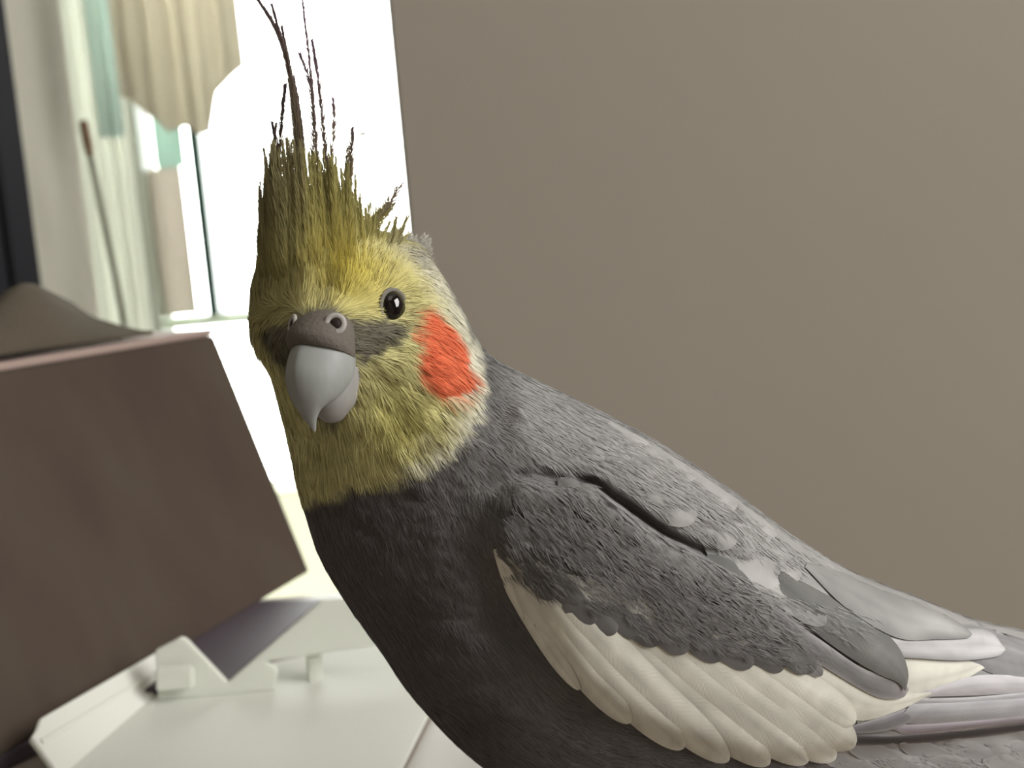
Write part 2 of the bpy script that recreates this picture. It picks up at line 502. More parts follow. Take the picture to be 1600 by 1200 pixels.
stations = [  # upper-left outline, right outline, centre depth, half depth
    (520, 352, 562, 356, 0, 14), (470, 364, 612, 372, 0, 75), (428, 390, 650, 388, 0, 120), (404, 430, 688, 430, 0, 148),
    (395, 485, 720, 482, 5, 160), (399, 532, 744, 528, 10, 166), (425, 584, 772, 560, 6, 166), (442, 640, 832, 592, 0, 166),
    (455, 695, 905, 627, -6, 172), (466, 745, 975, 662, -16, 184), (478, 795, 1045, 702, -28, 196), (501, 865, 1140, 765, -45, 210),
    (541, 935, 1240, 838, -65, 220), (594, 1010, 1330, 893, -88, 224), (652, 1092, 1430, 933, -116, 222), (745, 1185, 1520, 968, -150, 212),
    (900, 1285, 1610, 990, -190, 192), (1120, 1345, 1710, 1020, -232, 165), (1400, 1340, 1830, 1060, -268, 120),
    (1680, 1290, 1950, 1100, -305, 72), (1900, 1230, 2030, 1130, -335, 32), (1990, 1185, 2060, 1150, -342, 6)]
NU, NV = 380, 300
st_ = catmull(stations, NU)
thv = np.linspace(0, 2 * math.pi, NV, endpoint=False)
Lp = B(st_[:, 0], st_[:, 1], st_[:, 4]); Rp = B(st_[:, 2], st_[:, 3], st_[:, 4])
c_ = (Lp + Rp) / 2; h_ = (Rp - Lp) / 2
ct_, sn_ = np.cos(thv), np.sin(thv)
BODY = c_[:, None] + h_[:, None] * ct_[None, :, None]
BODY[..., 2] += st_[:, 5][:, None] * (np.sign(sn_) * np.abs(sn_) ** .92)[None]
front = np.clip(sn_ * 3, 0, 1)[None] * np.ones((NU, 1))

WING = [(760, 800), (775, 770), (812, 742), (870, 752), (930, 748), (1000, 806), (1100, 862), (1232, 925), (1330, 940), (1440, 985), (1600, 1010), (1760, 1060),
        (1760, 1130), (1600, 1140), (1450, 1162), (1335, 1172), (1240, 1190), (1160, 1187), (1060, 1165), (960, 1122), (900, 1072), (862, 1020), (835, 960), (790, 900), (762, 850)]
GROOVE = [(812, 744), (850, 740), (880, 752), (925, 750), (955, 775), (1000, 804), (1045, 838), (1100, 862), (1160, 890), (1232, 925)]
pxb, pyb = unB(BODY)
wd = sdist(pxb, pyb, WING)
bump = 24 * sstep(-6, 26, wd)
gd = seg_dist(pxb, pyb, GROOVE)
gw = 1 - sstep(2, 16, gd)
deep = sstep(880, 935, pxb) * (1 - sstep(1010, 1140, pxb))
bump -= gw * (12 + 30 * deep)
# scapulars above the groove bulge over it
sc = np.exp(-(((pxb - 985) / 120) ** 2 + ((pyb - 745) / 50) ** 2)) * 14 + np.exp(-(((pxb - 1130) / 90) ** 2 + ((pyb - 815) / 45) ** 2)) * 14
bump += sc
# hollow under the bend of the wing
bump -= 38 * np.exp(-(((pxb - 790) / 60) ** 2 + ((pyb - 960) / 80) ** 2))
# cheek, brow, muzzle
bump += 16 * np.exp(-(((pxb - 670) / 60) ** 2 + ((pyb - 560) / 70) ** 2))
bump += 14 * np.exp(-(((pxb - 530) / 90) ** 2 + ((pyb - 430) / 55) ** 2))
bump += 30 * np.exp(-(((pxb - 490) / 62) ** 2 + ((pyb - 545) / 70) ** 2))
bump -= 16 * np.exp(-(((pxb - 612) / 30) ** 2 + ((pyb - 484) / 30) ** 2))
bump -= 14 * np.exp(-(((pxb - 775) / 26) ** 2 + ((pyb - 640) / 70) ** 2))
bump += 10 * np.exp(-(((pxb - 600) / 90) ** 2 + ((pyb - 680) / 60) ** 2))
# soft unevenness of the plumage
bump += ((vnoise(pxb / 34, pyb / 26, 3) - .5) * 7 + (vnoise(pxb / 13, pyb / 11, 5) - .5) * 3) * (1 - .7 * sstep(0, 20, wd) * sstep(880, 960, pyb))
BODY[..., 2] += bump * front

# ---- colours of the plumage (its pigments, with some light and shade painted in)
YEL = [(380, 300), (640, 300), (662, 385), (700, 448), (728, 500), (746, 555), (752, 600), (742, 650), (705, 700), (650, 738), (590, 752), (540, 760), (470, 776), (380, 790)]
CHEEK = [(641, 500), (645, 484), (658, 476), (668, 482), (680, 496), (700, 512), (712, 530), (717, 548), (728, 562), (732, 588), (726, 605), (712, 618), (690, 622), (668, 612), (656, 600), (650, 580), (642, 562), (639, 530)]
LORE = [(405, 505), (432, 498), (470, 494), (505, 488), (540, 500), (575, 496), (596, 484), (600, 500), (626, 508), (622, 524), (594, 546), (562, 566), (548, 556), (545, 600), (520, 660), (470, 640), (448, 590), (430, 560), (412, 530)]
WBAR = [(778, 862), (800, 885), (835, 918), (862, 925), (905, 908), (925, 952), (965, 943), (1010, 1000), (1060, 1015), (1130, 1030), (1200, 1058), (1275, 1060), (1335, 1150), (1200, 1190), (960, 1122), (862, 1020)]
C_GREY, C_DARK, C_BACK = A(122, 120, 119), A(106, 101, 101), A(172, 171, 170)
C_YEL, C_DEEP, C_PALE, C_OLIVE = A(222, 216, 158), A(212, 196, 88), A(226, 223, 202), A(150, 140, 88)
C_ORANGE, C_LORE, C_WHITE = A(240, 126, 88), A(104, 99, 92), A(226, 224, 206)


def mixc(a, b, t):
    return a + (b - a) * t[..., None]


def plumage(px, py, jit=1.0, bar=True):
    n1 = vnoise(px / 9, py / 9, 1) - .5; n2 = vnoise(px / 22, py / 20, 2) - .5; n3 = vnoise(px / 60, py / 50, 8) - .5
    wob = (n1 * 14 + n2 * 14) * jit
    c = np.broadcast_to(C_GREY, px.shape + (3,)).copy()
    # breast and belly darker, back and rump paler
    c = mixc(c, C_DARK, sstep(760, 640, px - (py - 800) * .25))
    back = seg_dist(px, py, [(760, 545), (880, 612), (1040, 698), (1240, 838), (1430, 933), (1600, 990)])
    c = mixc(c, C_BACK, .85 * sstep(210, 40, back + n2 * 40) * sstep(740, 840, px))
    c = mixc(c, A(170, 168, 170), sstep(1150, 1400, px) * sstep(1120, 1170, py))  # flank paler: its lit brightness is put into the colour
    c = mixc(c, C_BACK, sstep(1300, 1500, px) * .6)  # paler to the right, the light from that side painted in
    c *= (1 + n2 * .12 + n3 * .14)[..., None]
    # yellow mask
    m = sstep(-10, 10, sdist(px, py, YEL) + wob)
    y = np.broadcast_to(C_YEL, px.shape + (3,)).copy()
    rim = sstep(62, 10, sdist(px, py, YEL) + n2 * 30) * sstep(590, 660, px) * (1 - .0 * px)
    y = mixc(y, C_PALE, rim)
    y = mixc(y, C_DEEP, .9 * np.exp(-(((px - 545) / 75) ** 2 + ((py - 440) / 45) ** 2)))
    y = mixc(y, A(212, 204, 112), .6 * np.exp(-(((px - 610) / 55) ** 2 + ((py - 650) / 60) ** 2)))
    y = mixc(y, C_OLIVE, .75 * sstep(500, 420, px) * sstep(560, 480, py))  # olive crest foot, and shade on the left of the face painted in
    y = mixc(y, A(176, 172, 160), .8 * np.exp(-(((px - 640) / 38) ** 2 + ((py - 395) / 26) ** 2)))
    c = mixc(c, y, m)
    # lores and cere
    l = sstep(-8, 9, sdist(px, py, LORE) + wob * .7)
    c = mixc(c, C_LORE * (1 + n1 * .5)[..., None], l * .92)
    o = sstep(-7, 7, sdist(px, py, CHEEK) + wob * .55)
    c = mixc(c, C_ORANGE * (1 + n1 * .18)[..., None], o)
    w_ = sstep(-5, 5, sdist(px, py, WBAR) - 8) * bar
    c = mixc(c, A(238, 236, 220), w_)
    return np.clip(c, 0, 1)


feather_m = bpy.data.materials.new('feathers'); feather_m.use_nodes = True
nt = feather_m.node_tree; b_ = nt.nodes['Principled BSDF']
b_.inputs['Roughness'].default_value = .85; b_.inputs['Specular IOR Level'].default_value = .15
b_.inputs['Sheen Weight'].default_value = .08
at_ = nt.nodes.new('ShaderNodeAttribute'); at_.attribute_name = 'Col'
nt.links.new(at_.outputs['Color'], b_.inputs['Base Color'])
# vanes: the same pigment with fine barb relief along the stored (along, across) coordinates
vane_m = feather_m.copy(); vane_m.name = 'feather_vanes'
nt = vane_m.node_tree; b_ = nt.nodes['Principled BSDF']
at2 = nt.nodes.new('ShaderNodeAttribute'); at2.attribute_name = 'barb'
sx = nt.nodes.new('ShaderNodeSeparateXYZ'); nt.links.new(at2.outputs['Vector'], sx.inputs[0])
ab = nt.nodes.new('ShaderNodeMath'); ab.operation = 'ABSOLUTE'; nt.links.new(sx.outputs[1], ab.inputs[0])
ad = nt.nodes.new('ShaderNodeMath'); ad.operation = 'MULTIPLY_ADD'; ad.inputs[1].default_value = -1.1
nt.links.new(ab.outputs[0], ad.inputs[0]); nt.links.new(sx.outputs[0], ad.inputs[2])
fr_ = nt.nodes.new('ShaderNodeMath'); fr_.operation = 'MULTIPLY'; fr_.inputs[1].default_value = 2.1
si = nt.nodes.new('ShaderNodeMath'); si.operation = 'SINE'
nt.links.new(ad.outputs[0], fr_.inputs[0]); nt.links.new(fr_.outputs[0], si.inputs[0])
bp = nt.nodes.new('ShaderNodeBump'); bp.inputs['Strength'].default_value = .12; bp.inputs['Distance'].default_value = .00012
nt.links.new(si.outputs[0], bp.inputs['Height']); nt.links.new(bp.outputs[0], b_.inputs['Normal'])


def setcol(me, c, name='Col'):
    a = me.color_attributes.new(name, 'FLOAT_COLOR', 'POINT')
    a.data.foreach_set('color', np.concatenate([c.reshape(-1, 3), np.ones((c.reshape(-1, 3).shape[0], 1))], 1).astype(np.float32).ravel())


pxb, pyb = unB(BODY)
bm_ = grid_mesh('body', toW(BODY), True, True)
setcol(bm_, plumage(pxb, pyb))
body = link('body', bm_, feather_m, bird, smooth=True)

# ray casting onto the body in its own frame
nvv = NU * NV
ii = np.arange(NU - 1)[:, None]; jj = np.arange(NV)[None]; j2 = (jj + 1) % NV
FQ = np.stack([ii * NV + jj, ii * NV + j2, (ii + 1) * NV + j2, (ii + 1) * NV + jj], -1).reshape(-1, 4)
TREE = BVHTree.FromPolygons(BODY.reshape(-1, 3).tolist(), FQ.tolist())
DOWN = Vector((0, 0, -1))


def surf(px, py, zg=150.0):
    """point of the near side of the body that the photograph shows at px, py"""
    z = zg
    for _ in range(3):
        k = float(kz(z)); x, y = (px - 800) * k, (600 - py) * k
        h = TREE.ray_cast(Vector((x, y, 2000)), DOWN)
        if h[0] is None:
            h2 = TREE.find_nearest(Vector((x, y, z)))
            return np.array(h2[0]), np.array([0, 0, 1.0]), False
        z = h[0].z
    n = np.array(h[1]); n = n if n[2] > 0 else -n
    return np.array(h[0]), n, True


# ---- fine plumage: tens of thousands of short barbs
FLOW = [(500, 440, 0, -1), (450, 440, -.1, -1), (415, 450, -.25, -1), (560, 420, .15, -1), (600, 420, .5, -.85), (650, 405, .9, -.45), (660, 450, 1, .05),
        (570, 520, 1, .1), (600, 530, 1, .25), (690, 480, .95, .35), (690, 560, .95, .4), (740, 560, .75, .7), (620, 590, .6, .8), (570, 610, .35, .95), (560, 690, .2, 1),
        (480, 700, .03, 1), (420, 540, -.1, 1), (440, 500, -.3, .3), (700, 640, .8, .7), (650, 700, .5, .9), (760, 640, .8, .65), (560, 850, .25, 1), (640, 1000, .45, .9), (720, 1100, .65, .75),
        (720, 800, .35, .95), (900, 640, .85, .5), (1000, 720, .85, .52), (1000, 900, .75, .66), (1250, 900, .84, .55), (1450, 1000, .93, .35), (1450, 1185, .9, .3), (1000, 1200, .92, .4), (840, 800, .6, .8)]
FLOW = np.array(FLOW, float)


def flow(px, py):
    d2 = (px[:, None] - FLOW[:, 0]) ** 2 + (py[:, None] - FLOW[:, 1]) ** 2 + 60
    w = 1 / d2 ** 1.6
    v = (w[..., None] * FLOW[:, 2:]).sum(1); return v / np.linalg.norm(v, axis=1)[:, None]


# sample the body surface
P4 = BODY.reshape(-1, 3)[FQ]
e1, e2 = P4[:, 1] - P4[:, 0], P4[:, 3] - P4[:, 0]
NRM = np.cross(e1, e2); AREA = np.linalg.norm(NRM, axis=1); NRM /= AREA[:, None] + 1e-9
cen = P4.mean(1)
axis = catmull([(0, 0)], 2) if False else None
ring_c = np.repeat(c_[:-1], NV, 0)
flip = (NRM * (cen - ring_c)).sum(1) < 0
NRM[flip] *= -1
cpx, cpy = unB(cen)
headw = sstep(-30, 10, sdist(cpx, cpy, YEL))
nearw = np.where(NRM[:, 2] > -.25, 1.0, .3)
dens = AREA * nearw * (.62 + 1.6 * headw) * (1 - .8 * sstep(-10, 15, sdist(cpx, cpy, [(452, 540), (545, 540), (545, 660), (455, 640)])))
dens *= (cpx < 1700)
dens *= 1 - .97 * (sstep(30, 16, np.hypot((cpx - 613) / 1.0, (cpy - 480) / 1.25)))
inwing = sdist(cpx, cpy, [(870, 1010), (1010, 990), (1250, 1040), (1400, 960), (1700, 1000), (1700, 1150), (1335, 1172), (1240, 1190), (1060, 1165), (900, 1072)]) > 0
dens[(sdist(cpx, cpy, WBAR) > 2) & (NRM[:, 2] > 0)] = 0
rear = (cpx > 1150 + rng.normal(0, 30, len(cpx))) & (sdist(cpx, cpy, [(1040, 690), (1240, 838), (1430, 933), (1600, 985), (1700, 1200), (1335, 1172), (1150, 1000)]) > 0) & (NRM[:, 2] > 0)
dens[rear] *= np.where(cpx[rear] < 1250, .4, .1)
dens[inwing & (NRM[:, 2] > 0)] = 0
NST = 210000
pick = rng.choice(len(dens), NST, p=dens / dens.sum())
uv = rng.random((NST, 2))
root = P4[pick, 0] + e1[pick] * uv[:, :1] + e2[pick] * uv[:, 1:]
n_ = NRM[pick]
rpx, rpy = unB(root)
fl = flow(rpx, rpy)
ang = rng.normal(0, .15, NST) + (vnoise(rpx / 16, rpy / 16, 12) - .5) * .5; ca_, sa_ = np.cos(ang), np.sin(ang)
fl = np.stack([fl[:, 0] * ca_ - fl[:, 1] * sa_, fl[:, 0] * sa_ + fl[:, 1] * ca_], 1)
t3 = np.stack([fl[:, 0], -fl[:, 1], np.zeros(NST)], 1)
t3 -= n_ * (t3 * n_).sum(1)[:, None]; t3 /= np.linalg.norm(t3, axis=1)[:, None] + 1e-6
ym = sstep(-5, 25, sdist(rpx, rpy, YEL))
ln = (19 + 11 * ym) * rng.uniform(.6, 1.3, NST)
lore = sdist(rpx, rpy, LORE) > -4
ln[lore] *= .7
up_ = rng.uniform(.03, .10, NST) + ym * rng.uniform(0, .09, NST)
cov = (sdist(rpx, rpy, WING) > 6) & (n_[:, 2] > 0)
scap = inside(rpx, rpy, [(850, 690), (930, 640), (1240, 840), (1440, 940), (1330, 940), (1232, 925), (1100, 858), (1000, 800), (925, 744)]) & (n_[:, 2] > 0)
wsd = sdist(rpx, rpy, WING)
ssd = sdist(rpx, rpy, [(850, 690), (930, 640), (1240, 840), (1440, 940), (1330, 940), (1232, 925), (1100, 858), (1000, 800), (925, 744)])
root = root + n_ * (np.where(n_[:, 2] > 0, np.maximum(11 * sstep(4, 30, wsd), 4 * sstep(0, 40, ssd)), 0))[:, None]
wid = rng.uniform(.42, .8, NST) * np.where(ym > .3, 1.0, .8)
side = np.cross(n_, t3)
tw = rng.normal(0, .25 + .3 * ym, NST)
side = side * np.cos(tw)[:, None] + n_ * np.sin(tw)[:, None]
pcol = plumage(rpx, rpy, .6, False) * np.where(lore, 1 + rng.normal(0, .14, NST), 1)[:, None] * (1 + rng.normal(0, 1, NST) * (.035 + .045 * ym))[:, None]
cheek = sdist(rpx, rpy, CHEEK) + (vnoise(rpx / 9, rpy / 9, 1) - .5) * 8 > 0


def ribbons(name, root, t3, n_, side, ln, up_, wid, col, m, parent, kind=None, seg=3, curl=.16):
    N = len(root); s = np.linspace(0, 1, seg + 1)
    ctr = root[:, None] + n_[:, None] * .6 + t3[:, None] * (ln[:, None] * s)[..., None] + n_[:, None] * (ln[:, None] * (up_[:, None] * s - curl * s * s * up_[:, None] * 3))[..., None]
    w = wid[:, None] * (1 - s ** 2 * .92)
    Lf, Rt = ctr - side[:, None] * w[..., None], ctr + side[:, None] * w[..., None]
    V = np.stack([Lf, Rt], 2).reshape(-1, 3)
    k = np.arange(seg); b = (np.arange(N) * (seg + 1) * 2)[:, None]
    fq = np.stack([b + 2 * k, b + 2 * k + 2, b + 2 * k + 3, b + 2 * k + 1], -1).reshape(-1, 4)
    me = bpy.data.meshes.new(name); W3 = toW(V)
    me.vertices.add(len(W3)); me.vertices.foreach_set('co', W3.astype(np.float32).ravel())
    me.loops.add(len(fq) * 4); me.loops.foreach_set('vertex_index', fq.astype(np.int32).ravel())
    me.polygons.add(len(fq)); me.polygons.foreach_set('loop_start', np.arange(0, len(fq) * 4, 4, dtype=np.int32))
    me.update(calc_edges=True)
    nn = n_ + .16 * rng.normal(0, 1, n_.shape) + t3 * .12
    nn = nn[:, 0:1] * R + nn[:, 1:2] * U - nn[:, 2:3] * F
    nn /= np.linalg.norm(nn, axis=1)[:, None]
    ca = me.attributes.new('custom_normal', 'FLOAT_VECTOR', 'POINT')
    ca.data.foreach_set('vector', np.repeat(nn, (seg + 1) * 2, 0).astype(np.float32).ravel())
    setcol(me, np.clip(np.repeat(col, (seg + 1) * 2, 0), 0, 1))
    return link(name, me, m, parent, kind=kind, smooth=True)


for nm, mk in (('face_plumage', (ym > .3) & ~cheek), ('cheek_patch', cheek), ('body_plumage', (ym <= .3) & ~cheek)):
    o = ribbons(nm, root[mk], t3[mk], n_[mk], side[mk], ln[mk], up_[mk], wid[mk], pcol[mk], feather_m, bird, 'stuff')
    if nm == 'cheek_patch':
        o['label'] = 'round orange cheek patch'

# ---- vane feathers: each one laid on the body, its own mesh
BACKX = st_[:, 2]; BACKY = st_[:, 3]; _o = np.argsort(BACKX)


def tuck(p):
    by = float(np.interp(p[0], BACKX[_o], BACKY[_o]))
    return (p[0], max(p[1], by + 7)) if 760 < p[0] < 1620 else (p[0], p[1])


def vane(name, upper, lower, lift, col, nl=26, nw=9, bow=.16, tip_lift=0.0, edge=None, tipc=None, parent=None, spot=None, clamp=True):
    """upper, lower: the two edges from base to tip, as measured in the photograph"""
    Ue, Le = catmull(upper, nl), catmull(lower, nl)
    q = np.linspace(-1, 1, nw)
    G = np.zeros((nl, nw, 3)); zg = 150.0
    wv = np.hypot(*(Ue - Le).T)
    mid = (Ue + Le) / 2
    L = np.concatenate([[0], np.cumsum(np.hypot(*np.diff(mid, axis=0).T))])
    t = np.linspace(0, 1, nl)
    hz = np.zeros((nl, nw)); hn = np.zeros((nl, nw, 3))
    for i in range(nl):
        for j in range(nw):
            p = Ue[i] * (1 - q[j]) / 2 + Le[i] * (1 + q[j]) / 2
            if clamp:
                p = tuck(p)
            s, n, ok = surf(p[0], p[1], zg)
            hz[i, j] = s[2]; zg = s[2]; hn[i, j] = n; G[i, j, :2] = p
            if not ok and clamp:
                G[i, j, :2] = unB(s)
    # the vane is stiffer than the surface below it
    for _ in range(4):
        hz[1:-1] = (hz[:-2] + hz[1:-1] * 2 + hz[2:]) / 4
        hz[:, 1:-1] = (hz[:, :-2] + hz[:, 1:-1] * 2 + hz[:, 2:]) / 4
    z = hz + lift + tip_lift * t[:, None] ** 1.5 + bow * np.minimum(wv, 60)[:, None] * (1 - q ** 2)[None] - .02 * wv.max()
    P = B(G[..., 0], G[..., 1], z)
    c = np.broadcast_to(col, (nl, nw, 3)).copy()
    if tipc is not None:
        c = mixc(c, tipc, sstep(.55, 1.0, t)[:, None] * np.ones((1, nw)))
    if edge is not None:
        c = mixc(c, edge, sstep(.55, 1.0, np.abs(q))[None] * np.ones((nl, 1)) * .8)
    if spot is not None:
        c = mixc(c, spot, (np.exp(-((t - .62) / .22) ** 2)[:, None] * np.exp(-(q / .5) ** 2)[None]))
    st = vnoise(np.broadcast_to(L[:, None] / 7 - np.abs(q)[None] * 1.5, (nl, nw)), np.broadcast_to(q[None] * 2.0 + lift, (nl, nw)), 4) - .5
    st2 = vnoise(np.broadcast_to(L[:, None] / 38, (nl, nw)), np.broadcast_to(q[None] * 1.6 + lift, (nl, nw)), 6) - .5
    c = c * (1 + st * .14 + st2 * .34)[..., None]
    c = c * (1 - .10 * np.exp(-(q / .12) ** 2))[None, :, None]
    me = grid_mesh(name, toW(P))
    setcol(me, np.clip(c, 0, 1))
    a = me.attributes.new('barb', 'FLOAT_VECTOR', 'POINT')
    bv = np.zeros((nl, nw, 3)); bv[..., 0] = L[:, None]; bv[..., 1] = q[None] * (wv / 2)[:, None]
    a.data.foreach_set('vector', bv.astype(np.float32).ravel())
    o = link(name, me, vane_m, parent or bird, smooth=True)
    return o


def pig(b, t):
    return plumage(np.array([b[0] * .4 + t[0] * .6]), np.array([b[1] * .4 + t[1] * .6]), .3, False)[0]


def leaf(base, tip, w, curve=0.0, n=7, round_=.5):
    """edges of an oval feather"""
    b, t = np.array(base, float), np.array(tip, float); d = t - b; l = np.hypot(*d); d /= l; nrm2 = np.array([d[1], -d[0]])
    s = np.sin(np.linspace(0, 1, n) * math.pi / 2)
    prof = np.minimum(1, (s / .28 + .18)) * np.sqrt(np.clip(1 - np.clip((s - (1 - round_)) / round_, 0, 1) ** 2.4, 0, 1))
    prof[-1] = .03
    c = b + d * (s * l)[:, None] + nrm2 * (curve * np.sin(s * math.pi))[:, None]
    return (c + nrm2 * (prof * w / 2)[:, None]).tolist(), (c - nrm2 * (prof * w / 2)[:, None]).tolist()


G1, G2, G3, GP, DK = A(112, 112, 110), A(150, 150, 150), A(168, 168, 170), A(205, 204, 206), A(92, 88, 90)
WH, WH2 = A(238, 237, 226), A(232, 230, 222)
# flight feathers
vane('primary_feather', [(1325, 1147), (1420, 1146), (1640, 1126), (1800, 1108)], [(1325, 1166), (1450, 1161), (1640, 1138), (1800, 1116)], 1, DK, edge=A(170, 165, 168))
vane('primary_feather', [(1380, 1133), (1460, 1130), (1640, 1114), (1800, 1098)], [(1395, 1141), (1440, 1147), (1640, 1124), (1800, 1106)], 2.5, A(160, 152, 158), edge=A(190, 184, 188))
vane('primary_feather', [(1425, 1098), (1520, 1093), (1640, 1086), (1800, 1078)], [(1400, 1129), (1460, 1131), (1640, 1117), (1800, 1100)], 4, A(176, 176, 180), edge=A(196, 196, 200))
vane('primary_feather', [(1426, 1092), (1520, 1089), (1640, 1078), (1800, 1066)], [(1424, 1099), (1520, 1098), (1640, 1086), (1800, 1078)], 5, A(190, 190, 194), edge=A(206, 206, 208))
vane('primary_feather', [(1440, 1082), (1530, 1055), (1640, 1058), (1800, 1050)], [(1440, 1089), (1540, 1086), (1640, 1079), (1800, 1068)], 6, A(206, 204, 208))
vane('primary_covert', [(1325, 1136), (1385, 1118), (1420, 1106), (1433, 1113)], [(1330, 1147), (1385, 1142), (1418, 1130), (1433, 1116)], 6, A(140, 138, 142), edge=A(185, 184, 186))
# tail coverts at the right
vane('tail_covert', [(1480, 985), (1560, 1005), (1680, 1030)], [(1500, 1030), (1580, 1062), (1690, 1070)], 3, A(150, 150, 152), edge=A(180, 180, 182))
vane('tail_covert', [(1478, 972), (1545, 977), (1640, 1000), (1720, 1022)], [(1480, 985), (1560, 1008), (1640, 1040), (1720, 1050)], 5, A(146, 145, 146), edge=A(180, 180, 180))
# white secondaries and grey tertials
vane('secondary_feather', [(1320, 1040), (1420, 1028), (1500, 1031), (1562, 1026)], [(1340, 1131), (1400, 1118), (1445, 1094), (1500, 1066), (1562, 1030)], 2, tip_lift=6, col=WH, bow=.04)
vane('secondary_feather', [(1230, 1000), (1330, 1058), (1400, 1082), (1455, 1082)], [(1205, 1010), (1262, 1082), (1310, 1116), (1350, 1126), (1405, 1110), (1455, 1085)], 3, tip_lift=7, col=WH, bow=.05)
vane('tertial_feather', [(1330, 985), (1450, 984), (1540, 984), (1570, 1012)], [(1345, 1025), (1420, 1028), (1500, 1032), (1556, 1026), (1571, 1016)], 8, tip_lift=12, col= A(206, 205, 206), edge=A(150, 150, 152), bow=.05)
vane('tertial_feather', [(1262, 878), (1350, 905), (1440, 945), (1495, 970), (1519, 990)], [(1258, 886), (1320, 948), (1400, 996), (1465, 999), (1510, 997), (1519, 992)], 10, tip_lift=17, col= A(158, 158, 157), edge=A(140, 140, 139), spot=A(186, 186, 186), bow=.05)
vane('tertial_feather', [(1176, 926), (1280, 998), (1350, 1045), (1405, 1060), (1419, 1075)], [(1170, 940), (1240, 1008), (1310, 1056), (1370, 1089), (1408, 1091), (1420, 1078)], 5, tip_lift=10, col= A(132, 131, 131), edge=A(178, 176, 178), tipc=A(184, 178, 182), bow=.06)
vane('tertial_feather', [(1222, 892), (1290, 928), (1360, 968), (1402, 1008), (1419, 1048), (1416, 1078)], [(1208, 918), (1262, 978), (1320, 1022), (1370, 1052), (1402, 1066), (1414, 1080)], 6, tip_lift=14, col=A(118, 118, 116), spot=A(142, 142, 141), bow=.07)
# white wing bar
wb = [((772, 858), (905, 1078), 26, 5), ((790, 872), (985, 1130), 46, 7), ((812, 882), (1068, 1170), 58, 8), ((838, 880), (1138, 1190), 62, 8), ((872, 890), (1202, 1195), 66, 8),
      ((918, 900), (1262, 1192), 70, 7), ((985, 930), (1305, 1187), 72, 5), ((1060, 970), (1336, 1166), 74, 3), ((1150, 1000), (1336, 1130), 56, 1)]
for k, (b, t, w, cv) in enumerate(wb):
    u_, l_ = leaf(b, t, w, -cv * 1.5, 13, .3)
    wf = vane('wing_bar_feather', u_, l_, (4 if k < 4 else -1.5) + k * .7, WH, nl=36, tip_lift=10, bow=.06, edge=A(222, 220, 208))
    wf['label'] = 'creamy white feather of the wing bar'
# grey coverts overlapping the wing bar, row by row, rear rows below front rows
rows = []
edge_line = catmull([(806, 890), (848, 935), (905, 950), (945, 990), (1000, 1000), (1050, 1018), (1130, 1035), (1200, 1050), (1275, 1052)], 13)
for k, (ex, ey) in enumerate(edge_line):
    rows.append((ex, ey - 6, 70, 38, 11))
for r_, (n, lift) in enumerate(((11, 11), (10, 12), (9, 13), (7, 14))):
    o1 = np.array([(830, 855), (900, 892), (1000, 940), (1120, 985), (1240, 1010)]) + np.array([6, -42]) * (r_ + .2)
    for ex, ey in catmull(o1, n):
        rows.append((ex + rng.normal(0, 6), ey + rng.normal(0, 5), 58, 34, lift))
for (ex, ey, l, w, lift) in rows:
    if float(sdist(np.array([ex]), np.array([ey]), WING)[0]) < 30 or float(seg_dist(np.array([ex]), np.array([ey]), GROOVE)[0]) < 16:
        continue
    f = flow(np.array([ex]), np.array([ey]))[0]
    f = np.array([f[0], f[1]]); f /= np.hypot(*f)
    u_, l_ = leaf((ex - f[0] * l, ey - f[1] * l), (ex, ey), w, rng.normal(0, 1.5), 7, .45)
    g = rng.uniform(.9, 1.08)
    vane('covert_feather', u_, l_, lift - 4, A(120, 119, 118) * g, nl=14, nw=7, tip_lift=3, edge=A(128, 127, 126) * g, bow=.06)
for (b, t, w) in (((1105, 868), (1180, 945), 44), ((1130, 900), (1205, 970), 42), ((1150, 925), (1225, 1000), 40), ((1025, 938), (1078, 994), 36), ((1085, 958), (1112, 996), 24), ((1125, 942), (1172, 998), 38), ((1180, 960), (1262, 1052), 44)):
    u_, l_ = leaf(b, t, w, 0, 7, .5)
    vane('covert_feather', u_, l_, 9 if b[0] < 1100 else 10, G1, nl=14, nw=7, tip_lift=2, spot=A(150, 150, 148) if b[0] > 1100 else A(168, 168, 166), bow=.02)
for (b, t, w, g) in (((1150, 868), (1232, 930), 40, 1.05), ((1190, 900), (1290, 975), 44, .95), ((1215, 875), (1310, 935), 40, 1.1), ((1240, 925), (1345, 1000), 46, .92), ((1270, 900), (1370, 962), 42, 1.02), ((1150, 960), (1240, 1040), 40, 1.0), ((1195, 985), (1285, 1055), 36, 1.2)):
    u_, l_ = leaf(b, t, w, 1, 8, .5)
    vane('covert_feather', u_, l_, 3, pig(b, t) * g * .92, nl=16, nw=7, tip_lift=8, edge=pig(b, t) * g * 1.1, spot=pig(b, t) * g * 1.1, bow=.03)
